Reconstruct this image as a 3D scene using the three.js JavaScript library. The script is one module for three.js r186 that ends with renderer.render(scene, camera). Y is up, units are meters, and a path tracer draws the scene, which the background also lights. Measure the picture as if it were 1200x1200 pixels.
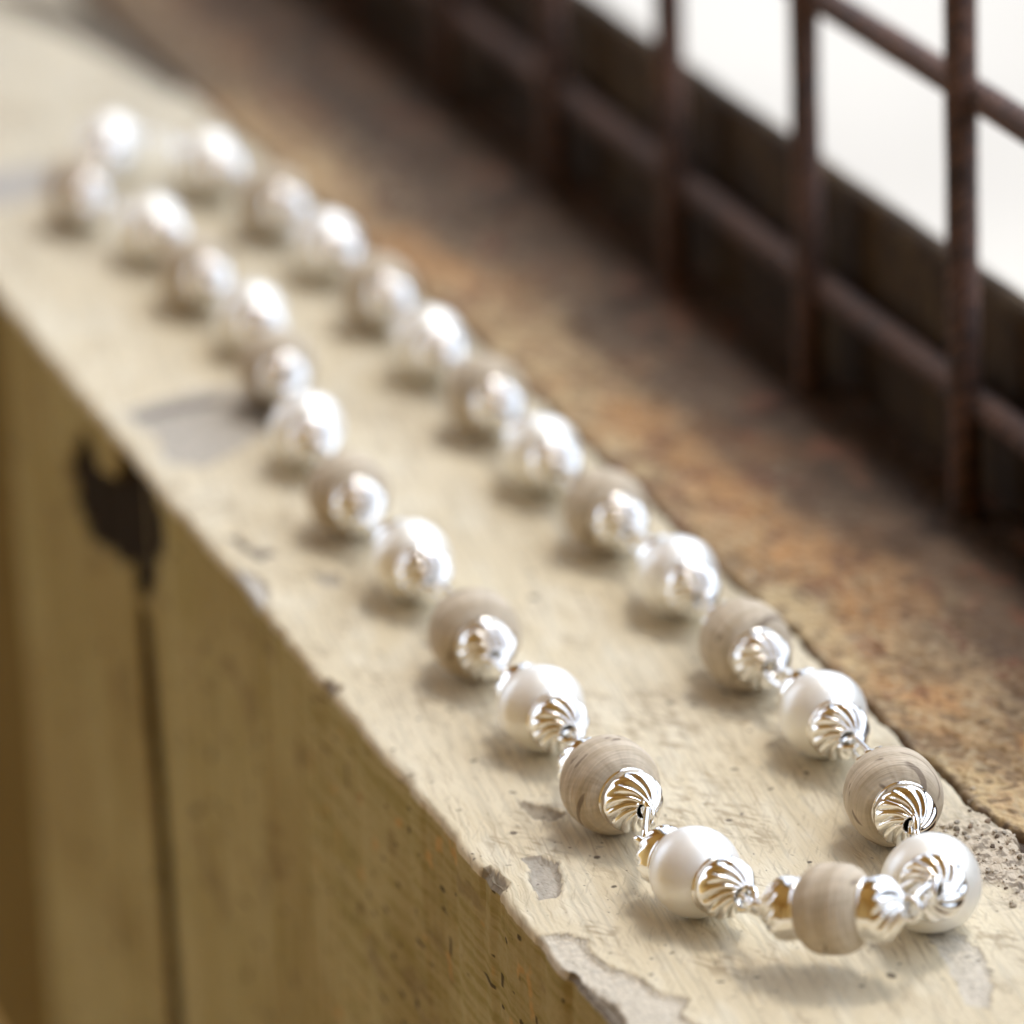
import * as THREE from 'three';
import { mergeGeometries, mergeVertices } from 'three/addons/utils/BufferGeometryUtils.js';

// ---------------------------------------------------------------- camera, sky, sun, exposure
const scene = new THREE.Scene();
const camera = new THREE.PerspectiveCamera(10.698, 1, 0.02, 400);
camera.position.set(-0.15911, 0.23607, 0.51856);
camera.up.set(0.140396, 0.939355, -0.312892);
camera.lookAt(camera.position.clone().add(new THREE.Vector3(0.285469, -0.341007, -0.895669)));
camera.focus = 0.583;
camera.userData.fStop = 15;             // a 100 mm macro lens at about f/8
camera.updateProjectionMatrix();
scene.add(camera);

const SKY_W = 256, SKY_H = 128, skyData = new Float32Array(SKY_W * SKY_H * 4);
for (let j = 0; j < SKY_H; j++) for (let i = 0; i < SKY_W; i++) {      // bright hazy overcast
  const el = ((j + 0.5) / SKY_H - 0.5) * Math.PI, az = (i / SKY_W) * Math.PI * 2;
  const up = Math.max(0, Math.sin(el)), k = 0.86 + 0.85 * up + 0.05 * Math.sin(az * 3 + 1.3 * Math.sin(el * 5)) * (1 - up);
  const o = (j * SKY_W + i) * 4, g = el < 0 ? 0.45 : 1;
  skyData[o] = k * 0.88 * g; skyData[o + 1] = k * 0.995 * g; skyData[o + 2] = k * 1.19 * g; skyData[o + 3] = 1;
}
const sky = new THREE.DataTexture(skyData, SKY_W, SKY_H, THREE.RGBAFormat, THREE.FloatType);
sky.mapping = THREE.EquirectangularReflectionMapping; sky.magFilter = sky.minFilter = THREE.LinearFilter;
sky.wrapS = THREE.RepeatWrapping; sky.needsUpdate = true;
scene.background = sky; scene.environment = sky;

const sun = new THREE.DirectionalLight(new THREE.Color(1.0, 0.93, 0.84), 1.0);
sun.position.set(0.42, 1.0, -0.28).multiplyScalar(4); sun.target.position.set(0.05, 0, -0.1);
sun.castShadow = true; sun.shadow.radius = 26; sun.shadow.mapSize.set(2048, 2048);
Object.assign(sun.shadow.camera, { left: -1, right: 1, top: 1, bottom: -1, near: 0.1, far: 12 });
scene.add(sun, sun.target);

const renderer = new THREE.WebGLRenderer({ antialias: true });
renderer.toneMapping = THREE.LinearToneMapping;
renderer.toneMappingExposure = 2.14;
renderer.outputColorSpace = THREE.SRGBColorSpace;
renderer.shadowMap.enabled = true;

// ---------------------------------------------------------------- helpers
const mm = 0.001;
function rng(seed) { let s = seed >>> 0; return () => { s = (s + 0x6d2b79f5) | 0; let t = Math.imul(s ^ (s >>> 15), 1 | s); t = (t + Math.imul(t ^ (t >>> 7), 61 | t)) ^ t; return ((t ^ (t >>> 14)) >>> 0) / 4294967296; }; }
function hash(x, y, s) { let h = Math.imul(x, 374761393) ^ Math.imul(y, 668265263) ^ Math.imul(s, 1274126177); h = Math.imul(h ^ (h >>> 13), 1103515245); return ((h ^ (h >>> 16)) >>> 0) / 4294967296; }
function noise(x, y, s = 0) {                                    // 0..1 value noise
  const xi = Math.floor(x), yi = Math.floor(y); let u = x - xi, v = y - yi; u = u * u * (3 - 2 * u); v = v * v * (3 - 2 * v);
  const a = hash(xi, yi, s), b = hash(xi + 1, yi, s), c = hash(xi, yi + 1, s), d = hash(xi + 1, yi + 1, s);
  return a + (b - a) * u + (c - a) * v + (a - b - c + d) * u * v;
}
function fbm(x, y, n, s = 0) { let a = 0, w = 0.5, t = 0; for (let k = 0; k < n; k++) { a += w * noise(x, y, s + k * 17); t += w; w *= 0.5; x = x * 2.03 + 3.1; y = y * 2.03 + 7.7; } return a / t; }
const clamp = (x, a = 0, b = 1) => (x < a ? a : x > b ? b : x), sst = (a, b, x) => { const t = clamp((x - a) / (b - a)); return t * t * (3 - 2 * t); };
const lerp = (a, b, t) => a + (b - a) * t, mix3 = (a, b, t) => [lerp(a[0], b[0], t), lerp(a[1], b[1], t), lerp(a[2], b[2], t)];
function sdPoly(P, x, y) {                                       // signed distance, negative inside
  let d = 1e9, inside = false;
  for (let i = 0, j = P.length - 1; i < P.length; j = i++) {
    const ex = P[j][0] - P[i][0], ey = P[j][1] - P[i][1], wx = x - P[i][0], wy = y - P[i][1];
    const t = clamp((wx * ex + wy * ey) / (ex * ex + ey * ey)), bx = wx - ex * t, by = wy - ey * t;
    d = Math.min(d, bx * bx + by * by);
    if ((P[i][1] > y) !== (P[j][1] > y) && x < (ex * (y - P[i][1])) / ey + P[i][0]) inside = !inside;
  }
  return (inside ? -1 : 1) * Math.sqrt(d);
}
const bbox = (P, m) => [Math.min(...P.map((p) => p[0])) - m, Math.max(...P.map((p) => p[0])) + m, Math.min(...P.map((p) => p[1])) - m, Math.max(...P.map((p) => p[1])) + m];
const toS = (l) => { l = clamp(l); return Math.round(255 * (l <= 0.0031308 ? l * 12.92 : 1.055 * Math.pow(l, 1 / 2.4) - 0.055)); };
function colorTex(w, h, f, repeat) {                             // f(u, v) -> linear rgb
  const d = new Uint8Array(w * h * 4);
  for (let j = 0; j < h; j++) for (let i = 0; i < w; i++) { const c = f((i + 0.5) / w, (j + 0.5) / h), o = (j * w + i) * 4; d[o] = toS(c[0]); d[o + 1] = toS(c[1]); d[o + 2] = toS(c[2]); d[o + 3] = 255; }
  return finish(new THREE.DataTexture(d, w, h), true, repeat);
}
function grayTex(w, h, f, repeat) {
  const d = new Uint8Array(w * h * 4);
  for (let j = 0; j < h; j++) for (let i = 0; i < w; i++) { const c = Math.round(255 * clamp(f((i + 0.5) / w, (j + 0.5) / h))), o = (j * w + i) * 4; d[o] = d[o + 1] = d[o + 2] = c; d[o + 3] = 255; }
  return finish(new THREE.DataTexture(d, w, h), false, repeat);
}
function finish(t, srgb, repeat) {
  t.colorSpace = srgb ? THREE.SRGBColorSpace : THREE.NoColorSpace;
  t.magFilter = THREE.LinearFilter; t.minFilter = THREE.LinearMipmapLinearFilter; t.generateMipmaps = true;
  t.wrapS = t.wrapT = repeat ? THREE.RepeatWrapping : THREE.ClampToEdgeWrapping; t.needsUpdate = true; return t;
}
const used = {};
function numbered(n) { const k = (used[n] = (used[n] ?? -1) + 1); return k ? `${n}_${String(k).padStart(3, '0')}` : n; }
function mesh(name, geometry, material, parent) {
  const m = new THREE.Mesh(geometry, material); m.name = numbered(name); m.castShadow = m.receiveShadow = true; (parent ?? scene).add(m); return m;
}
function thing(name, label, category, group) {
  const o = new THREE.Group(); o.name = numbered(name); o.userData = { label, category }; if (group) o.userData.group = group; scene.add(o); return o;
}
function struct(o) { o.userData.kind = 'structure'; return o; }
function grid(nu, nv, f) {                                       // f(i / nu, j / nv) -> [x, y, z, u, v] in metres
  const p = [], t = [], ix = [];
  for (let j = 0; j <= nv; j++) for (let i = 0; i <= nu; i++) { const q = f(i / nu, j / nv); p.push(q[0], q[1], q[2]); t.push(q[3], q[4]); }
  for (let j = 0; j < nv; j++) for (let i = 0; i < nu; i++) { const a = j * (nu + 1) + i, b = a + 1, c = a + nu + 1, d = c + 1; ix.push(a, c, b, b, c, d); }
  const g = new THREE.BufferGeometry();
  g.setAttribute('position', new THREE.Float32BufferAttribute(p, 3)); g.setAttribute('uv', new THREE.Float32BufferAttribute(t, 2)); g.setIndex(ix); g.computeVertexNormals(); return g;
}
const box = (x0, x1, y0, y1, z0, z1) => { const g = new THREE.BoxGeometry(x1 - x0, y1 - y0, z1 - z0); g.translate((x0 + x1) / 2, (y0 + y1) / 2, (z0 + z1) / 2); return g; };

// ---------------------------------------------------------------- the painted sill (x across towards the window, z along, millimetres)
const Z0 = 82, ZL = 502;                                          // the sheet runs from z = 82 to z = -420, finer near the lens
const zOf = (v) => Z0 - ZL * Math.pow(v, 1.5);
const frontX = (z) => 0.5 * (noise(z * 0.03, 3, 1) - 0.5) + 1.0 * (fbm(z * 0.3, 9, 4, 2) - 0.5) + 1.6 * sst(18, 50, z) * (noise(z * 0.09, 1, 4)) * 0.5;
const crackX = (z) => 55.6 + 4.2 * (fbm(z * 0.06, 2.5, 4, 8) - 0.5) - 3.2 * sst(-180, -380, z) + 1.2 * (fbm(z * 0.5, 1, 3, 12) - 0.5);
// places where the paint has come off: [outline (x, z), depth, tone]
const chips = [
  { P: [[9.2, -12.6], [11.2, -11.2], [13.1, -7.0], [11.2, -5.4], [9.6, -7.2]], d: 0.4, c: [0.32, 0.265, 0.19] },
  { P: [[4.9, 3.0], [6.9, 2.6], [8.2, 5.0], [7.2, 9.4], [5.6, 13.6], [3.4, 14.0], [3.6, 8.4], [4.9, 6.2]], d: 0.55, c: [0.40, 0.355, 0.29] },
  { P: [[-2, 2.6], [0.9, 3.6], [1.6, 6.6], [0.9, 9.6], [-2, 11]], d: 0.9, c: [0.26, 0.215, 0.15] },
  { P: [[-2, 21.5], [2.6, 22.8], [4.4, 25.6], [4.0, 29], [4.6, 33], [6.6, 37.0], [6.4, 40], [9.0, 43.2], [7.2, 46.4], [8.4, 52], [9.5, 60], [7, 82], [-2, 82]], d: 0.4, c: [0.57, 0.505, 0.40] },
  { P: [[-2, 30], [0.6, 31.5], [1.0, 36], [2.0, 41], [1.4, 47], [-2, 50]], d: 1.1, c: [0.20, 0.16, 0.115] },
  { P: [[2.6, -160], [9, -163.5], [17, -165.5], [24.5, -163], [24, -154], [20.4, -146], [15, -141], [7.4, -134.0], [3.2, -138], [4.6, -148]], d: 0.2, c: [0.43, 0.385, 0.32] },
  { P: [[3.5, -158.5], [9, -161], [16, -161.8], [16.5, -158.8], [9, -157.5], [4, -156]], d: 0.4, c: [0.19, 0.165, 0.14] },
  { P: [[18.6, -158], [21.8, -159], [22.2, -150], [19.6, -149]], d: 0.6, c: [0.10, 0.08, 0.06] },
  { P: [[2.6, -107.5], [4.2, -106.8], [4.4, -101.5], [6.4, -100.6], [6.6, -98.6], [3.6, -98.0], [3.2, -102.5]], d: 0.3, c: [0.21, 0.17, 0.13] },
  { P: [[-2, -96], [1.2, -95], [2.6, -89], [1.4, -83], [-2, -82]], d: 0.4, c: [0.52, 0.48, 0.42] },
  { P: [[8.6, -90.4], [11.8, -89], [11.2, -85], [9, -86]], d: 0.25, c: [0.36, 0.31, 0.245] },
  { P: [[-2, -57], [0.6, -56], [1.4, -52.4], [-2, -50]], d: 0.6, c: [0.27, 0.215, 0.15] },
  { P: [[37.6, 36], [40.5, 38], [40.8, 44], [38.8, 52], [36.4, 57], [34.6, 55], [36.4, 46]], d: 0.12, c: [0.58, 0.52, 0.42] },
  { P: [[13.6, -62.4], [15.9, -62.6], [16.4, -60.9], [14.6, -60.2]], d: 0.2, c: [0.36, 0.29, 0.21] },
  { P: [[16.4, 8.4], [18.6, 8.0], [19.0, 11], [17.0, 12]], d: 0.15, c: [0.37, 0.31, 0.235] },
  { P: [[38, -398], [47, -384], [54, -352], [56, -318], [51, -312], [48, -335], [44, -358], [38, -380]], d: 0.6, c: [0.11, 0.085, 0.055] },
  { P: [[4, -276], [16, -283], [26, -280], [24, -268], [12, -262], [5, -266]], d: 0.2, c: [0.40, 0.37, 0.33] },
].map((c) => ({ ...c, B: bbox(c.P, 1.5) }));
function chipAt(x, z) {                                           // [cover 0..1, depth, tone, rim 0..1]
  let cov = 0, dep = 0, tone = null, rim = 0, lip = 0;
  const w = 0.9 * (fbm(x * 0.9, z * 0.9, 3, 31) - 0.5), w2 = 0.9 * (fbm(x * 0.9, z * 0.9, 3, 47) - 0.5);
  for (const c of chips) {
    if (x < c.B[0] || x > c.B[1] || z < c.B[2] || z > c.B[3]) continue;
    const d = sdPoly(c.P, x + w, z + w2), k = sst(0.12, -0.12, d);
    if (k > 0) { tone = tone ? mix3(tone, c.c, k) : c.c; cov = Math.max(cov, k); dep = Math.max(dep, c.d * sst(0.1, -0.35, d)); }
    lip = Math.max(lip, sst(0.9, 0.15, d) * sst(-0.05, 0.15, d) * c.d * 0.35); rim = Math.max(rim, sst(0.22, 0.03, Math.abs(d)));
  }
  return [cov, dep - lip * (1 - cov), tone, rim];
}
const R = rng(77), specks = {};                                   // flyspecks and crumbs of dirt, bucketed by 4 mm cells
function speck(x, z, r, k) { const key = Math.floor(x / 4) * 1000 + Math.floor(z / 4); (specks[key] ??= []).push([x, z, r, k, 0.6 + R() * 0.8, R() * 6.3]); }
for (let i = 0; i < 1300; i++) { const z = 80 - 300 * R(), x = 57 * R(); speck(x, z, 0.07 + 0.2 * R() * R() + (R() < 0.06 ? 0.2 : 0), 0.35 + 0.6 * R()); }
[[30.2, 45.9, 0.62], [26.5, 47, 0.3], [41.7, -7.4, 0.35], [31.3, -71.6, 0.75], [45.6, -100, 0.6], [35, -33, 0.5], [37, -31, 0.35], [29, 2, 0.4], [33, 16, 0.3], [12.5, 5.5, 0.42], [13.6, 40.5, 0.35], [8.6, -25.4, 0.4], [9.8, -15, 0.35], [6.3, -4.3, 0.45], [20.5, 14, 0.3], [11.6, 13.6, 0.36], [18, -61, 0.4]].forEach((s) => speck(s[0], s[1], s[2], 0.9));
function speckAt(x, z) {
  let m = 0; const a = Math.floor(x / 4), b = Math.floor(z / 4);
  for (let i = -1; i <= 1; i++) for (let j = -1; j <= 1; j++) for (const s of specks[(a + i) * 1000 + b + j] ?? []) {
    const c = Math.cos(s[5]), n = Math.sin(s[5]), dx = x - s[0], dz = z - s[1], u = (dx * c + dz * n) * s[4], v = (dz * c - dx * n) / s[4];
    const d = Math.hypot(u, v) + 0.1 * (noise(x * 5, z * 5, 5) - 0.5); m = Math.max(m, s[3] * sst(s[2] * 1.15, s[2] * 0.7, d));
  }
  return m;
}
const gritty = (x, z) => sst(45.5, 49.5, x + 5 * (fbm(x * 0.2, z * 0.2, 3, 71) - 0.5) * 2) * sst(4, 20, z);
function sillH(x, z) {                                            // height in mm
  let h = 0.22 * (fbm(x * 0.07, z * 0.02, 3, 3) - 0.5) + 0.10 * (fbm(x * 0.9 + 0.14 * z, z * 0.07, 3, 5) - 0.5);
  h -= chipAt(x, z)[1];
  const g = gritty(x, z); h += g * (1.1 * (fbm(x * 0.9, z * 0.9, 4, 9) - 0.55));
  return h - 2.0 * sst(crackX(z) - 0.7, crackX(z) + 0.5, x);
}
function sillBump(x, z) {
  const streak = fbm(x * 3.1 + z * 0.35, z * 0.16, 3, 21), fine = fbm(x * 7, z * 5, 2, 25), ch = chipAt(x, z);
  return 0.5 + 0.26 * (streak - 0.5) + 0.12 * (fine - 0.5) - 0.12 * sst(0.62, 0.75, fbm(x * 2.2 - z * 0.3, z * 0.3, 3, 27)) + ch[0] * 0.4 * (fbm(x * 4, z * 4, 3, 33) - 0.5) + gritty(x, z) * 0.5 * (fbm(x * 3, z * 3, 3, 35) - 0.5);
}
function sillColor(x, z) {
  let c = [0.69, 0.598, 0.425];
  const big = fbm(x * 0.05, z * 0.03, 4, 41), mid = fbm(x * 0.35 + z * 0.06, z * 0.12, 4, 43);
  c = mix3(c, [0.645, 0.545, 0.365], 0.75 * sst(0.42, 0.68, big)); c = mix3(c, [0.735, 0.66, 0.50], 0.6 * sst(0.5, 0.72, mid));
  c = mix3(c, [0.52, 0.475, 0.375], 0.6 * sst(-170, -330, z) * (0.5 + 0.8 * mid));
  const streak = fbm(x * 2.6 + z * 0.3, z * 0.12, 3, 51); let k = 1 - 0.16 * sst(0.48, 0.75, streak) + 0.04 * (fbm(x * 6, z * 5, 2, 55) - 0.5);
  c = [c[0] * k, c[1] * k, c[2] * k];
  const grime = sst(0.56, 0.74, fbm(x * 0.16, z * 0.11, 4, 61)) * sst(0.45, 0.7, fbm(x * 1.6 - z * 0.9, z * 0.55 + x * 0.3, 4, 63));
  c = mix3(c, [0.32, 0.235, 0.135], 0.65 * grime);
  const fib = sst(0.60, 0.74, fbm(x * 4.6 + z * 0.7, z * 0.22, 3, 65)) * sst(0.42, 0.62, fbm(x * 0.12, z * 0.07, 3, 66)); c = mix3(c, [0.36, 0.27, 0.165], 0.5 * fib);
  const scr = sst(0.70, 0.78, fbm(x * 3.4 + z * 1.7, z * 0.28 - x * 0.2, 3, 67)); c = mix3(c, [0.34, 0.27, 0.18], 0.35 * scr);
  const g = gritty(x, z); if (g > 0) { const q = fbm(x * 1.7, z * 1.7, 4, 73); c = mix3(c, mix3([0.13, 0.09, 0.06], [0.55, 0.46, 0.35], sst(0.36, 0.6, q)), 0.8 * g); }
  const [cov, , tone, rim] = chipAt(x, z);
  if (cov > 0) { const n = 0.72 + 0.56 * fbm(x * 1.9, z * 1.5, 4, 81); c = mix3(c, [tone[0] * n, tone[1] * n, tone[2] * n], cov * 0.94); }
  if (rim > 0) c = mix3(c, [0.20, 0.15, 0.10], 0.6 * rim * sst(0.35, 0.65, fbm(x * 0.8, z * 0.8, 2, 83)));
  c = mix3(c, [0.085, 0.06, 0.038], speckAt(x, z));
  return mix3(c, [0.075, 0.05, 0.032], sst(crackX(z) - 0.7, crackX(z) + 0.3, x));
}
// cross-section: flat top, a rounded nose at the room side, then down to y = -3
const S_TOP = 58, NR = 0.75, DN = 0.45, FTOP = NR + DN, ARC = (NR * Math.PI) / 2, S_ALL = S_TOP - NR + ARC + DN;
function sillPoint(s, z) {                                        // s runs from the crack to the front, mm
  const fx = frontX(z);
  if (s <= S_TOP - NR) { const x = S_TOP - s; return [x + fx * sst(10, 0, x), sillH(x, z), x]; }
  const a = Math.min((s - S_TOP + NR) / NR, Math.PI / 2), down = Math.max(0, s - (S_TOP - NR) - ARC), ch = chipAt(NR * (1 - Math.sin(a)), z)[1];
  const dent = ch * (1 - 0.55 * down / DN), h0 = sillH(NR, z) + chipAt(NR, z)[1];
  return [fx + NR - (NR - dent * 0.7) * Math.sin(a), h0 - NR + (NR - dent * 0.6) * Math.cos(a) - down, NR * (1 - Math.sin(a))];
}
const sillGeo = grid(150, 760, (u, v) => { const z = zOf(v), q = sillPoint(u * S_ALL, z); return [q[0] * mm, q[1] * mm, z * mm, u, v]; });
const flip = (g) => { const a = g.index.array; for (let i = 0; i < a.length; i += 3) { const t = a[i]; a[i] = a[i + 1]; a[i + 1] = t; } g.computeVertexNormals(); return g; };
const uvx = (u) => { const s = u * S_ALL; return s <= S_TOP - NR ? S_TOP - s : Math.max(0, NR * (1 - Math.sin(Math.min((s - S_TOP + NR) / NR, 1.57)))); };
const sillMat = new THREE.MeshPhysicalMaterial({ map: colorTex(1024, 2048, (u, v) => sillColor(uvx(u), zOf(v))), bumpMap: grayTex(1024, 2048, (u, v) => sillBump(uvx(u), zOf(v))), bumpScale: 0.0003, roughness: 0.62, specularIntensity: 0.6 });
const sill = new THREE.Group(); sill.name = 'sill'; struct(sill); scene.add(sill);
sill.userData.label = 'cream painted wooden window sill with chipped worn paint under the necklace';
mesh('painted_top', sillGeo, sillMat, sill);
// beyond the photographed stretch the sill simply goes on
const onward = (nu, nv, z0, z1, f) => grid(nu, nv, (u, v) => { const z = lerp(z0, z1, v), zz = z > Z0 ? 2 * Z0 - z : 2 * (Z0 - ZL) - z; return f(u, z, zz); });
const vAt = (zz) => Math.pow(clamp((Z0 - zz) / ZL), 1 / 1.5);
for (const [a, b, n] of [[520, Z0, 200], [Z0 - ZL, -660, 60]]) mesh('painted_top', onward(110, n, a, b, (u, z, zz) => { const q = sillPoint(u * S_ALL, zz); return [q[0] * mm, q[1] * mm, z * mm, u, vAt(zz)]; }), sillMat, sill);
const plainPaint = new THREE.MeshStandardMaterial({ color: new THREE.Color().setRGB(0.64, 0.55, 0.40), roughness: 0.7 });
mesh('sill_end', box(0.0005, 0.0575, -0.06, -0.0005, 0.5205, 1.3), plainPaint, sill);

// boards under the nose, one mesh each (z, y in millimetres)
const mark = [[-180, -14.5], [-176, -9], [-168.5, -7.4], [-165, -9.6], [-158, -9.0], [-152, -6.6], [-149, -4.2], [-147, -1.3], [-136, -1.3], [-131, -3.5], [-130, -8], [-137, -14], [-141.5, -19.5], [-144, -20], [-149, -17], [-160, -19.4], [-171, -20.5], [-178.5, -19]];
const markB = bbox(mark, 6);
function gouge(z, y) {                                            // a shallow notch coloured near black and the open joint below it
  let g = 0;
  if (z > markB[0] && z < markB[1] && y > markB[2] && y < markB[3]) g = sst(2.0, -0.2, sdPoly(mark, z + 7 * (fbm(z * 0.16, y * 0.35, 3, 91) - 0.5), y + 3.5 * (fbm(z * 0.2, y * 0.4, 3, 92) - 0.5)));
  const seam = -143.2 - (y + 20) * 0.045, wd = 4.4 - 1.0 * noise(1, y * 0.2, 93); return Math.max(g, sst(wd, wd * 0.72, Math.abs(z - seam)) * sst(-21, -24, y) * (0.75 + 0.25 * sst(-75, -45, y)));
}
function faceIn(z, y) { return 0.35 * (fbm(z * 0.03, y * 0.06, 3, 94) - 0.5) + 0.14 * (fbm(z * 0.09, (y + z * 0.1) * 0.8, 3, 95) - 0.5) + 1.4 * gouge(z, y); }
function faceColor(z, y) {
  let c = [0.435, 0.36, 0.18];
  c = mix3(c, [0.38, 0.30, 0.14], sst(0.4, 0.7, fbm(z * 0.04, y * 0.03, 4, 96)));
  const near = sst(-74, -60, z), g = fbm(z * 0.10, y * 1.5, 4, 97), g2 = fbm(z * 1.1, y * 0.09, 3, 98);
  let k = 1 - near * 0.2 * sst(0.42, 0.72, g) - (1 - near) * 0.14 * sst(0.4, 0.7, g2); k *= 0.93 + 0.14 * fbm(z * 2, y * 2, 2, 99);
  c = [c[0] * k, c[1] * k * (0.98 + 0.02 * k), c[2] * k * k];
  c = mix3(c, [0.20, 0.14, 0.07], 0.45 * sst(0.66, 0.78, fbm(z * 0.1, y * 0.2, 4, 100)));
  c = mix3(c, [0.06, 0.045, 0.03], 0.85 * sst(0.90, 0.93, noise(z * 0.42, y * 0.8, 101)));
  c = mix3(c, [0.60, 0.34, 0.12], 0.5 * sst(0.74, 0.82, fbm(z * 0.3, y * 0.3, 3, 102)) * near);
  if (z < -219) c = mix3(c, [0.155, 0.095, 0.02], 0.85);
  return mix3(c, [0.028, 0.020, 0.012], sst(0, 0.6, gouge(z, y)));
}
const FZ0 = 82, FZL = 402, fz = (v) => FZ0 - FZL * Math.pow(v, 1.35), FY = 140;
const faceMat = new THREE.MeshPhysicalMaterial({ map: colorTex(1024, 1024, (u, v) => faceColor(fz(v), -FTOP - FY * u * u)), bumpMap: grayTex(1024, 1024, (u, v) => { const z = fz(v), y = -FTOP - FY * u * u; return 0.5 + 0.3 * sst(-74, -60, z) * (fbm(z * 0.16, y * 2.2, 3, 105) - 0.5) + 0.2 * (fbm(z * 1.5, y * 1.5, 3, 106) - 0.5); }), bumpScale: 0.0005, roughness: 0.92, specularIntensity: 0.08 });
const vOf = (z) => Math.pow((FZ0 - z) / FZL, 1 / 1.35);
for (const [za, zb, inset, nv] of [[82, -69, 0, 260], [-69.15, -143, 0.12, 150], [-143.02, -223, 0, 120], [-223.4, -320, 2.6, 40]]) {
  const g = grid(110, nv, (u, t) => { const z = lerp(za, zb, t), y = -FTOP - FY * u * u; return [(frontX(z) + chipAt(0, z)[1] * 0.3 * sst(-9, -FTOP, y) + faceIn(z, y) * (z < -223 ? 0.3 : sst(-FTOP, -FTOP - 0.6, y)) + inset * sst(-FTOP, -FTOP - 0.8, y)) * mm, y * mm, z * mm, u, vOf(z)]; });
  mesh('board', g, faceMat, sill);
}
for (const [za, zb, m0] of [[235, 82.3, 82], [390, 235.3, 236], [-320.3, -660, -320]]) {   // boards outside the frame
  const g = grid(40, 90, (u, t) => { const z = lerp(za, zb, t), zz = 2 * m0 - z < -318 ? -318 : Math.min(82, 2 * m0 - z), y = -FTOP - FY * u * u; return [(frontX(z > Z0 ? 2 * Z0 - z : z < Z0 - ZL ? 2 * (Z0 - ZL) - z : z) + (z < -320 ? 2.6 : 0.15) * sst(-FTOP, -FTOP - 0.8, y)) * mm, y * mm, z * mm, u, vOf(z < -320 ? -310 + (z + 320) * 0.02 : m0 === 236 ? zz - 70 : zz)]; });
  mesh('board', g, faceMat, sill);
}

// ---------------------------------------------------------------- the rusty weathered ledge between the sill and the window
const ledgeX = (u) => 54.6 + 78 * Math.pow(u, 1.5);
function ledgeH(x, z) {
  const e = crackX(z) + 0.5 + 1.4 * (fbm(z * 0.3, 5, 2, 110) - 0.45), n = fbm(x * 0.12, z * 0.08, 4, 111);
  let h = -0.5 + 1.1 * (n - 0.5) + 0.4 * (fbm(x * 0.7, z * 0.5, 4, 112) - 0.5);
  h -= 0.35 * sst(0.60, 0.72, fbm(x * 0.33, z * 0.2, 3, 113));
  return h - 2.0 * sst(e + 0.5, e - 0.5, x);
}
function ledgeColor(x, z) {
  const w = x + 9 * sst(-120, -280, z) + 16 * (fbm(x * 0.05, z * 0.03, 4, 120) - 0.5), n = fbm(x * 0.22, z * 0.12, 5, 121), f = fbm(x * 1.4, z * 1.0, 4, 122);
  let c = mix3([0.50, 0.385, 0.27], [0.37, 0.265, 0.17], sst(0.35, 0.65, n));
  c = mix3(c, [0.47, 0.265, 0.13], 0.75 * sst(0.47, 0.64, fbm(x * 0.10, z * 0.055, 4, 123)) * sst(57, 64, w));
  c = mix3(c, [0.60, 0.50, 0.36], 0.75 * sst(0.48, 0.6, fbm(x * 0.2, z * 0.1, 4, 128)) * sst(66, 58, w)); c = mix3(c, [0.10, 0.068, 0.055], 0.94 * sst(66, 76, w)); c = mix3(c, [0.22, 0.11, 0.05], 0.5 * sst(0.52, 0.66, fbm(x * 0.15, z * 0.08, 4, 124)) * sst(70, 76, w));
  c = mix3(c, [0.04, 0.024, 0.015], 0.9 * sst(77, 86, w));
  c = mix3(c, [0.17, 0.07, 0.045], 0.6 * sst(0.62, 0.72, fbm(x * 0.3, z * 0.16, 4, 125)));
  const dark = Math.max(sst(0.62, 0.74, fbm(x * 0.33, z * 0.2, 3, 113)) * 0.4, sst(0.70, 0.76, noise(x * 0.9, z * 0.7, 126)) * 0.6);
  c = mix3(c, [0.10, 0.06, 0.04], dark); const k = 0.70 + 0.6 * f; c = [c[0] * k, c[1] * k, c[2] * k];
  c = mix3(c, [0.52, 0.46, 0.38], 0.55 * sst(0.73, 0.8, noise(x * 1.1, z * 0.9, 127)) * sst(84, 66, x));
  c = [c[0] * 0.88, c[1] * 0.785, c[2] * 0.58]; c = mix3(c, [0.09, 0.06, 0.035], 0.8 * sst(-290, -325, z) * sst(66, 58, x));
  return mix3(c, [0.085, 0.05, 0.034], sst(crackX(z) + 2.2, crackX(z) + 0.5, x + 1.5 * (f - 0.5)) * (0.4 + 0.25 * sst(-60, 0, z)));
}
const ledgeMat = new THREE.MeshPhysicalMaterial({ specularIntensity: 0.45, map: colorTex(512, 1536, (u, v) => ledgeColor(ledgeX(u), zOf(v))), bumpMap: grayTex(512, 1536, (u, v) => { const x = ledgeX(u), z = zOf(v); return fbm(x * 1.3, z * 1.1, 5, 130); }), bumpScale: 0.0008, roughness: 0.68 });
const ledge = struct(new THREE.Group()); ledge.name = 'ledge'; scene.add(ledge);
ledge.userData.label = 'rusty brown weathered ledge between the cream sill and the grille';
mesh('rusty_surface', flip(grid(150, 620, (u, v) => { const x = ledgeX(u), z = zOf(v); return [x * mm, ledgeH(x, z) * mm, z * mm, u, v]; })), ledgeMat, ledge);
const rustPlain = new THREE.MeshStandardMaterial({ color: new THREE.Color().setRGB(0.2, 0.13, 0.085), roughness: 0.9 });
for (const [a, b, n] of [[520, Z0, 160], [Z0 - ZL, -660, 50]]) mesh('rusty_surface', flip(onward(90, n, a, b, (u, z, zz) => { const x = ledgeX(u); return [x * mm, ledgeH(x, zz) * mm, z * mm, u, vAt(zz)]; })), ledgeMat, ledge);
mesh('ledge_end', box(0.0585, 0.132, -0.06, 0.0005, 0.5205, 1.3), rustPlain, ledge);

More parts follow.
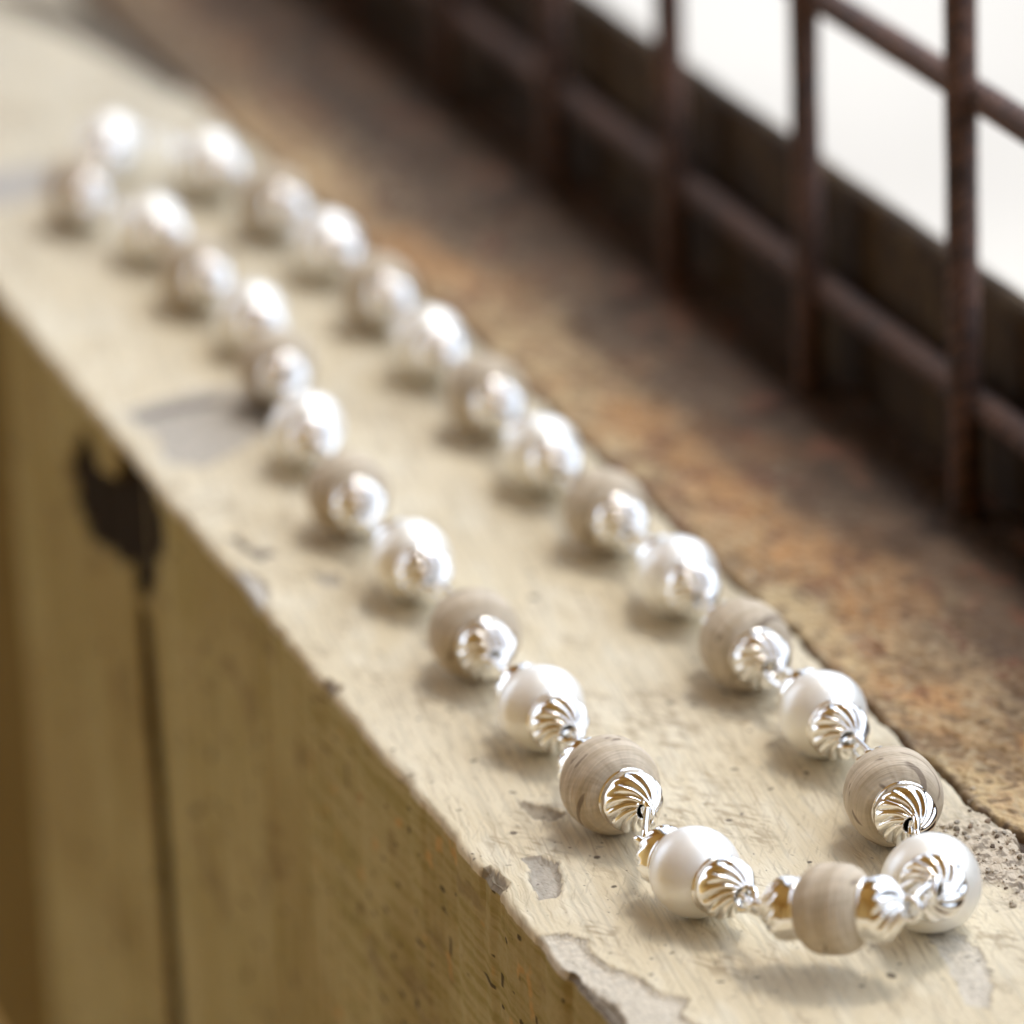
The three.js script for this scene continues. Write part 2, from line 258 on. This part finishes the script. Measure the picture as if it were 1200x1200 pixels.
{ // crumbs of mortar and paint along the crack and on the gritty corner
  const rg = rng(404), parts = [], base = [0, 1, 2, 3].map((k) => { const g = mergeVertices(new THREE.IcosahedronGeometry(1, 1).deleteAttribute('uv').deleteAttribute('normal')), p = g.attributes.position; for (let i = 0; i < p.count; i++) { const n = 0.65 + 0.7 * noise(p.getX(i) * 1.7 + 9 + k * 3, p.getY(i) * 1.7 + p.getZ(i) * 2.3 + 5, 300 + k); p.setXYZ(i, p.getX(i) * n, p.getY(i) * n * 0.7, p.getZ(i) * n); } return g.toNonIndexed(); });
  const M = new THREE.Matrix4(), Q = new THREE.Quaternion(), E = new THREE.Euler();
  for (let i = 0; i < 520; i++) {
    let z, x; const corner = rg() < 0.55; if (corner) { z = 12 + 55 * rg(); x = 47.5 + 8 * rg(); if (gritty(x, z) < 0.25) continue; } else { z = 70 - 190 * Math.pow(rg(), 1.3); x = crackX(z) + (rg() - 0.35) * 9 * Math.pow(rg(), 1.5); }
    const r0 = (0.1 + 0.32 * Math.pow(rg(), 3)) * mm, y = x < crackX(z) - 0.2 ? sillH(x, z) : ledgeH(x, z), g = base[i % 4].clone();
    M.compose(new THREE.Vector3(x * mm, y * mm + r0 * 0.35, z * mm), Q.setFromEuler(E.set(rg() * 0.6, rg() * 6, rg() * 0.6)), new THREE.Vector3(r0, r0, r0)); g.applyMatrix4(M); g.computeVertexNormals();
    const t = 0.5 + 0.9 * rg(), c = rg() < 0.5 ? [0.40, 0.33, 0.24] : rg() < 0.5 ? [0.22, 0.16, 0.11] : [0.50, 0.44, 0.36], col = new Float32Array(g.attributes.position.count * 3); for (let k = 0; k < col.length; k++) col[k] = c[k % 3] * t; g.setAttribute('color', new THREE.BufferAttribute(col, 3)); parts.push(g);
  }
  const o = mesh('grit', mergeGeometries(parts), new THREE.MeshStandardMaterial({ vertexColors: true, roughness: 0.95 }));
  o.userData = { kind: 'stuff', label: 'loose crumbs of grit and paint along the dark crack beside the sill', category: 'grit' };
}

// ---------------------------------------------------------------- window frame and rusty grille
const frameMat = new THREE.MeshPhysicalMaterial({ specularIntensity: 0.25, color: 0xffffff, roughness: 0.8, bumpScale: 0.0006,
  map: colorTex(512, 512, (u, v) => { const x = u * 120, y = v * 120, n = fbm(x * 0.1, y * 0.1, 4, 140), g = fbm(x * 0.05, y * 1.0, 3, 141); let c = mix3([0.055, 0.034, 0.017], [0.034, 0.021, 0.012], sst(0.35, 0.65, n)); c = mix3(c, [0.09, 0.058, 0.026], 0.5 * sst(0.62, 0.72, fbm(x * 0.12, y * 0.12, 4, 142))); const k = 0.75 + 0.5 * g; return c.map((q) => q * k); }, true),
  bumpMap: grayTex(256, 256, (u, v) => fbm(u * 60, v * 60, 4, 143), true) });
function metricBox(x0, x1, y0, y1, z0, z1) {                      // a box with uv in 0.12 m tiles
  const g = box(x0, x1, y0, y1, z0, z1), p = g.attributes.position, n = g.attributes.normal, t = g.attributes.uv;
  for (let i = 0; i < p.count; i++) { const ax = Math.abs(n.getX(i)) > 0.5 ? 0 : Math.abs(n.getY(i)) > 0.5 ? 1 : 2; t.setXY(i, (ax === 2 ? p.getX(i) : p.getZ(i)) / 0.12, (ax === 1 ? p.getX(i) : p.getY(i)) / 0.12); }
  return g;
}
const RAIL = 27, WZ0 = -0.66, WZ1 = 1.3;
const frame = thing('window_frame', 'dark weathered wooden window frame whose low rail runs behind the rusty grille', 'window frame');
const railGeo = grid(14, 300, (u, v) => {                          // bottom rail with slightly worn front and rounded top edges
  const z = lerp(WZ1, WZ0, v) * 1000, w = 0.5 * (fbm(z * 0.05, u * 4, 3, 150) - 0.5), P = [[97, -3], [97, 8], [97, 16], [97, 22], [97, RAIL - 1.6], [97.5, RAIL - 0.5], [98, RAIL], [98.6, RAIL + 0.1], [99.2, RAIL + 0.05], [99.6, RAIL - 0.1], [99.9, RAIL - 0.6], [100.1, RAIL - 1.6], [100.1, 18], [100.1, 8], [100.1, -3]], q = P[Math.round(u * 14)];
  return [(q[0] + w) * mm, (q[1] + w) * mm, z * mm, z / 120, u * 0.6];
});
mesh('bottom_rail', railGeo, frameMat, frame);
mesh('side_post', metricBox(0.097, 0.117, -0.004, 1.75, WZ0, WZ0 + 0.05), frameMat, frame);
mesh('side_post', metricBox(0.097, 0.117, -0.004, 1.75, WZ1 - 0.05, WZ1), frameMat, frame);
mesh('top_rail', metricBox(0.0972, 0.1168, 1.70, 1.752, WZ0 + 0.05, WZ1 - 0.05), frameMat, frame);

const rustMat = new THREE.MeshStandardMaterial({ color: 0xd8d0cc, roughness: 0.8, metalness: 0.1, bumpScale: 0.0005,
  map: colorTex(256, 1024, (u, v) => { const a = u * Math.PI * 2, x = Math.cos(a) * 1.6, y = Math.sin(a) * 1.6 + v * 60; const n = fbm(x * 0.9 + 9, y * 0.7, 4, 160), f = fbm(x * 2.2, y * 2.2, 3, 161); let c = mix3([0.115, 0.058, 0.038], [0.05, 0.03, 0.024], sst(0.35, 0.65, n)); c = mix3(c, [0.24, 0.12, 0.07], 0.7 * sst(0.55, 0.72, f)); return c; }, true),
  bumpMap: grayTex(256, 1024, (u, v) => { const a = u * Math.PI * 2; return fbm(Math.cos(a) * 3 + 8, Math.sin(a) * 3 + v * 80, 4, 163); }, true) });
function rodGeo(length, r, seed, tile = 60) {                     // along +y from 0, slightly uneven
  const g = grid(14, Math.round(length * 250), (u, v) => { const a = u * Math.PI * 2, y = v * length * 1000, q = r * (1 + 0.10 * (fbm(Math.cos(a) * 1.2 + 4, y * 0.22 + Math.sin(a) * 1.2, 3, seed) - 0.5)); const wx = 0.25 * (noise(y * 0.02, seed) - 0.5), wz = 0.25 * (noise(y * 0.02, seed + 5) - 0.5); return [(q * Math.cos(a) + wx) * mm, y * mm, (q * Math.sin(a) + wz) * mm, u, y / tile]; });
  return flip(g);
}
const GX = 0.0913, BAR0 = -0.0796, STEP = 0.05302;
const grille = thing('window_grille', 'rusty iron grille of upright bars and thin cross rods over the bright window opening', 'grille');
const barGeos = [rodGeo(1.75, 2.05, 3), rodGeo(1.75, 2.1, 14), rodGeo(1.75, 2.0, 25)];
const bars = []; for (let k = -25; k <= 10; k++) bars.push(BAR0 - STEP * k);
bars.forEach((z, i) => { const b = mesh('bar', barGeos[i % 3], rustMat, grille); b.position.set(GX, -0.003, z); b.rotation.y = i * 1.9; });
const shadedRust = rustMat.clone(); shadedRust.color.setRGB(0.55, 0.5, 0.47);   // shade on the lowest rod put into its colour
const rodLen = 1.93, rodGeos = [rodGeo(rodLen, 1.95, 40), rodGeo(rodLen, 2.0, 52)];
for (let k = 0; k < 43; k++) { const b = mesh('cross_rod', rodGeos[k % 2], k ? rustMat : shadedRust, grille); b.rotation.set(Math.PI / 2, k * 1.3, 0, 'XYZ'); b.position.set(GX + 0.0021, 0.01348 + 0.0399 * k, -0.645); }
{ // weld beads where bar and rod meet, at the crossings close enough to see
  const wg = mergeVertices(new THREE.SphereGeometry(1, 10, 8)), p = wg.attributes.position;
  for (let i = 0; i < p.count; i++) { const k = 1 + 0.25 * (noise(p.getX(i) * 2 + 5, p.getY(i) * 2 + p.getZ(i) * 3, 170) - 0.5); p.setXYZ(i, p.getX(i) * k * 0.0019, p.getY(i) * k * 0.0017, p.getZ(i) * k * 0.0021); }
  wg.computeVertexNormals();
  for (let k = 0; k < 9; k++) for (let j = 0; j < 3; j++) { const w = mesh('weld', wg, rustMat, grille); w.position.set(GX + 0.0012, 0.01348 + 0.0399 * j, BAR0 - STEP * (k - 1)); w.rotation.set(k, j, k + j); }
}

// ---------------------------------------------------------------- the house wall round the window, the room behind the lens, the ground outside
const ochre = new THREE.MeshStandardMaterial({ color: new THREE.Color().setRGB(0.73, 0.52, 0.20), roughness: 0.9 });
const render_ = new THREE.MeshStandardMaterial({ color: new THREE.Color().setRGB(0.55, 0.48, 0.38), roughness: 0.9 });
const boardsM = new THREE.MeshStandardMaterial({ color: new THREE.Color().setRGB(0.50, 0.36, 0.20), roughness: 0.6 });
const wallT = 0.13;
struct(mesh('wall', mergeGeometries([box(0.0035, wallT, -1.0, 2.0, -1.8, WZ0), box(0.0035, wallT, -1.0, 2.0, WZ1, 2.2), box(0.0035, wallT, 1.752, 2.0, WZ0, WZ1), box(0.0065, wallT, -1.0, -0.06, WZ0, WZ1)]), ochre));
struct(mesh('wall', mergeGeometries([box(-2.6, -2.5, -1.0, 2.0, -1.8, 2.2)]), ochre));
struct(mesh('wall', mergeGeometries([box(-2.6, -2.45, -1.0, 2.0, -1.9, -1.8), box(-0.75, wallT, -1.0, 2.0, -1.9, -1.8), box(-2.45, -0.75, 1.8, 2.0, -1.9, -1.8)]), ochre));  // unseen end wall, its opening added to let in fill light
struct(mesh('wall', box(-2.6, wallT, -1.0, 2.0, 2.2, 2.3), ochre));
struct(mesh('ceiling', box(-2.6, wallT, 2.0, 2.1, -1.9, 2.3), ochre));
struct(mesh('floor', box(-2.6, wallT, -1.1, -1.0, -1.9, 2.3), boardsM));
const groundMat = new THREE.MeshStandardMaterial({ roughness: 0.95, map: colorTex(512, 512, (u, v) => { const n = fbm(u * 14, v * 14, 5, 180), f = fbm(u * 90, v * 90, 3, 181); const k = 0.92 + 0.12 * f; return mix3([0.305, 0.27, 0.222], [0.266, 0.234, 0.192], sst(0.35, 0.7, n)).map((q) => q * k); }, true) });
const ground = new THREE.PlaneGeometry(240, 240); ground.rotateX(-Math.PI / 2); { const t = ground.attributes.uv; for (let i = 0; i < t.count; i++) t.setXY(i, t.getX(i) * 40, t.getY(i) * 40); }
const gm = struct(mesh('ground', ground, groundMat)); gm.position.y = -1.15;

// ---------------------------------------------------------------- the necklace
const silver = new THREE.MeshPhysicalMaterial({ color: new THREE.Color().setRGB(0.95, 0.94, 0.915), metalness: 1, roughness: 0.10 });
const pearlMats = [[0.96, 0.945, 0.89], [0.965, 0.955, 0.915], [0.955, 0.935, 0.865]].map((c, i) => new THREE.MeshPhysicalMaterial({
  map: colorTex(128, 128, (u, v) => { const n = fbm(u * 5 + i * 9, v * 5, 3, 190 + i), b = 1 + 0.03 * (fbm(u * 2, v * 14, 2, 195 + i) - 0.5); return mix3(c, [c[0] * 0.985, c[1] * 0.96, c[2] * 0.92], n).map((q) => q * b); }), roughness: 0.4, metalness: 0.28, specularIntensity: 1, clearcoat: 0.8, clearcoatRoughness: 0.2, sheen: 0.15, sheenColor: new THREE.Color().setRGB(0.9, 0.92, 1), sheenRoughness: 0.5 }));
const woodMats = [0, 1, 2, 3].map((i) => new THREE.MeshStandardMaterial({ roughness: 0.7, bumpScale: 0.00018,
  map: colorTex(256, 256, (u, v) => { // u round the bead, v along it: turned rings crossed by tilted grain
    const a = u * Math.PI * 2, x = Math.cos(a), y = Math.sin(a), t = v * 9 + 1.1 * x + 0.5 * fbm(x * 1.5 + 5, y * 1.5 + v * 2, 3, 200 + i);
    const ring = 0.5 + 0.5 * Math.sin(t * (2.2 + 0.5 * i) + 2 * fbm(x + 3, y + v * 3, 2, 205 + i)), fine = fbm(v * 70 + x * 2, 3 * y, 3, 210 + i), fib = fbm(x * 9 + 11, y * 9 + v * 4, 3, 215 + i);
    let c = mix3([0.58, 0.485, 0.36], [0.455, 0.365, 0.25], 0.6 * sst(0.3, 0.85, ring)); const k = (0.84 + 0.3 * fine) * (0.9 + 0.2 * fib); c = c.map((q) => q * k);
    const kd = Math.hypot((u - 0.33 - 0.13 * i) * 6, (v - 0.36) * 2.2); c = mix3(c, [0.19, 0.125, 0.075], 0.6 * sst(0.34, 0.22, kd) * sst(0.10, 0.22, kd));
    return mix3(c, [0.15, 0.10, 0.065], 0.7 * sst(0.74, 0.8, fbm(x * 2 + 7, y * 2 + v * 9, 3, 220 + i)));
  }), bumpMap: grayTex(256, 256, (u, v) => { const a = u * Math.PI * 2; return 0.6 * fbm(v * 60 + Math.cos(a), 2 * Math.sin(a), 3, 230 + i) + 0.4 * fbm(Math.cos(a) * 8 + 9, Math.sin(a) * 8 + v * 6, 2, 235 + i); }) }));
// beads: axis along +y
function pearlGeo(seed) {
  const g = grid(56, 36, (u, v) => { const th = v * Math.PI, a = u * Math.PI * 2, x = Math.sin(th) * Math.cos(a), y = Math.cos(th), z = Math.sin(th) * Math.sin(a), k = 5.02 * (1 + 0.06 * (fbm(x * 1.1 + seed, y * 1.1 + z * 0.9 + 4, 2, seed) - 0.5)); return [x * k * mm, y * k * 0.985 * mm, z * k * mm, u, v]; });
  return flipOut(g);
}
function flipOut(g) {                                             // make the faces of a closed round shape look outward
  const p = g.attributes.position, ix = g.index.array; let s = 0; const A = new THREE.Vector3(), B = new THREE.Vector3(), C = new THREE.Vector3();
  for (let i = 0; i < ix.length; i += 3) { A.fromBufferAttribute(p, ix[i]); B.fromBufferAttribute(p, ix[i + 1]); C.fromBufferAttribute(p, ix[i + 2]); s += A.dot(B.clone().cross(C)); }
  if (s < 0) flip(g); else g.computeVertexNormals();
  const n = g.attributes.normal; let cols = 0; while (cols < p.count - 1 && Math.abs(g.attributes.uv.getX(cols + 1) - 0) > 1e-6) cols++;   // weld the normals along the uv seam
  const w = cols + 1; for (let j = 0; j + w <= p.count; j += w) { const v = new THREE.Vector3(n.getX(j) + n.getX(j + cols), n.getY(j) + n.getY(j + cols), n.getZ(j) + n.getZ(j + cols)).normalize(); n.setXYZ(j, v.x, v.y, v.z); n.setXYZ(j + cols, v.x, v.y, v.z); }
  return g;
}
const pearlGeos = [3, 11, 23, 37].map(pearlGeo);
function woodGeo(seed) {
  return flipOut(grid(56, 40, (u, v) => { // a barrel with flat ends, turned with faint steps
    const a = u * Math.PI * 2; let y, r; const prof = (q) => 5.25 * Math.pow(1 - Math.pow(Math.abs(q) / 4.5, 3.1), 0.5);
    if (v < 0.1) { y = 3.85; r = (v / 0.1) * prof(3.85); } else if (v > 0.9) { y = -3.85; r = ((1 - v) / 0.1) * prof(3.85); } else { y = 3.85 - 7.7 * ((v - 0.1) / 0.8); r = prof(y) * (1 + 0.012 * (noise(y * 2.2, seed) - 0.5)); }
    return [r * Math.cos(a) * mm, y * mm, r * Math.sin(a) * mm, u, v];
  }));
}
const woodGeos = [5, 9].map(woodGeo);
// fluted swirl cap: profile [height over the rim, radius]
const capProf = new THREE.CatmullRomCurve3([[-0.35, 3.1], [-0.05, 3.36], [0.15, 3.5], [0.35, 3.4], [0.75, 3.46], [1.3, 3.55], [2.0, 3.5], [2.6, 3.2], [3.1, 2.68], [3.5, 2.2], [3.85, 1.75], [4.15, 1.42], [4.36, 1.18], [4.4, 1.0], [4.1, 0.9], [3.2, 0.86], [2.2, 0.8]].map((p) => new THREE.Vector3(p[1], p[0], 0)), false, 'centripetal');
const N_FL = 13;
const tarnish = [];
const capGeo = flipOut(grid(N_FL * 10, 60, (u, v) => {
  const q = capProf.getPoint(v), s = v / 0.8, tw = 1.3 * sst(0.3, 1.1, s), a = u * Math.PI * 2, amp = v < 0.8 ? 0.68 * sst(0.40, 0.56, s) * (1 - 0.62 * sst(0.62, 1, s)) : 0.12 * sst(0.88, 0.8, v);
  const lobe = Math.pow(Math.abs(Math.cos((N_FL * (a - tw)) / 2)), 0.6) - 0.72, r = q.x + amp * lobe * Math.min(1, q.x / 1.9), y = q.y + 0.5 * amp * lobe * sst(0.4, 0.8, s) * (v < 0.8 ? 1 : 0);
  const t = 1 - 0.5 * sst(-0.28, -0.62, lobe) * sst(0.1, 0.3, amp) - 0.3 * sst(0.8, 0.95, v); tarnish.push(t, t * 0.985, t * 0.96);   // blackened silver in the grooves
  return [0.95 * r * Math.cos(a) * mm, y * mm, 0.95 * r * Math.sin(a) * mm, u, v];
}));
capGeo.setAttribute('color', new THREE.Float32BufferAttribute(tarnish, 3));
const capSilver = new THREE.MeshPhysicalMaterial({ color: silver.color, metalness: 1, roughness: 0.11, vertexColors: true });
const loopGeo = new THREE.TorusGeometry(1.25 * mm, 0.38 * mm, 10, 28);
function linkGeo(len, w) {                                        // an oval ring of wire, long way along y
  const pts = []; const r = w / 2, h = Math.max(0, len / 2 - r);
  for (let k = 0; k < 40; k++) { const a = (k / 40) * Math.PI * 2; pts.push(new THREE.Vector3(r * Math.cos(a) * mm, (r * Math.sin(a) + Math.sign(Math.sin(a) || 1) * h) * mm, 0)); }
  return new THREE.TubeGeometry(new THREE.CatmullRomCurve3(pts, true), 60, 0.36 * mm, 8, true);
}
const necklace = thing('necklace', 'long necklace of white pearls and grey brown wooden beads in fluted silver caps on sill', 'necklace');
// the beads in order round the string: [kind, x, y, z] in mm, and for some the way the axis points
const beads = [
  ['w', 25.1, 7.2, 43.2, [0.75, 0.12, 0.62], 0.9],
  ['p', 17.0, 5, 24.2, [0.28, 0.0, 0.95]], ['w', 16.4, 5.25, -0.9, [0.13, 0.0, 0.98]], ['p', 16.9, 5, -25.5, [0.05, 0, 1]], ['w', 16.9, 5.25, -49.8, [-0.05, 0, 1]],
  ['p', 17.7, 5, -77.0], ['w', 17.4, 5.25, -102.4], ['p', 19.8, 5, -128.9], ['w', 23.2, 5.25, -154.5], ['p', 26.2, 5, -177.6], ['w', 24.5, 5.25, -200.6], ['p', 24.4, 5, -224.6], ['w', 19.6, 5.25, -247.6],
  ['p', 29.6, 5, -269.6, [0.3, 0, -0.95]],
  ['p', 40.9, 5, -253.6, [0.15, 0, 1]], ['w', 44.0, 5.25, -229.4], ['p', 45.4, 5, -206.0], ['w', 45.5, 5.25, -181.0], ['p', 45.2, 5, -156.6], ['w', 45.0, 5.25, -131.6], ['p', 44.7, 5, -107.6], ['w', 44.8, 5.25, -83.2],
  ['p', 45.3, 5, -58.8], ['w', 44.6, 5.25, -34.0], ['p', 45.3, 5, -11.2], ['w', 43.4, 5.25, 14.2], ['p', 38.3, 5.2, 37.0, [-0.33, 0.34, 0.88], 1.05],
];
const up = new THREE.Vector3(0, 1, 0), NB = beads.length, P = beads.map((b) => new THREE.Vector3(b[1], b[2], b[3]));
const axis = beads.map((b, i) => {                                // towards the next bead in the list
  const d = P[(i + 1) % NB].clone().sub(P[(i + NB - 1) % NB]).normalize(); d.y *= 0.4;
  if (b[4]) { const e = new THREE.Vector3(...b[4]).normalize(); return e.dot(d) < 0 ? e.negate() : e; }
  return d.normalize();
});
const rb = rng(5), ends = [], CAP0 = 3.74, LOOP = 9.0;
beads.forEach((b, i) => {
  const pearl = b[0] === 'p', m = mesh(pearl ? 'pearl' : 'wooden_bead', pearl ? pearlGeos[i % 4] : woodGeos[i % 2], pearl ? pearlMats[i % 3] : woodMats[i % 4], necklace);
  m.position.copy(P[i]).multiplyScalar(mm); const q = new THREE.Quaternion().setFromUnitVectors(up, axis[i]); m.quaternion.copy(q.multiply(new THREE.Quaternion().setFromAxisAngle(up, rb() * 6.28)));
  const k = b[5] ?? 0.985 + 0.03 * rb(); m.scale.set(k, k, k);
  for (const s of [1, -1]) {
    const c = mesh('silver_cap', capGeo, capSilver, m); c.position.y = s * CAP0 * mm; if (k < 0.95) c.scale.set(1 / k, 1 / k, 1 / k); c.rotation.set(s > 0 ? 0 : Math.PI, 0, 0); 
    const l = mesh('wire_loop', loopGeo, silver, m); l.position.y = s * LOOP * mm; l.rotation.y = rb() * 0.7 + (s > 0 ? 0 : 1.2);
  }
  ends.push([P[i].clone().addScaledVector(axis[i], -LOOP * k), P[i].clone().addScaledVector(axis[i], LOOP * k)]);
});
for (let i = 0; i < NB; i++) {
  const a = ends[i][1], b = ends[(i + 1) % NB][0], d = b.clone().sub(a), D = d.length(), u = d.clone().normalize();
  const m = mesh('link', linkGeo(Math.max(2.6, D - 1.0), 2.1), silver, necklace);
  m.position.copy(a.clone().add(b).multiplyScalar(0.5 * mm)); m.quaternion.setFromUnitVectors(up, u).multiply(new THREE.Quaternion().setFromAxisAngle(up, 0.5 + rb() * 1.6));
}

renderer.render(scene, camera);
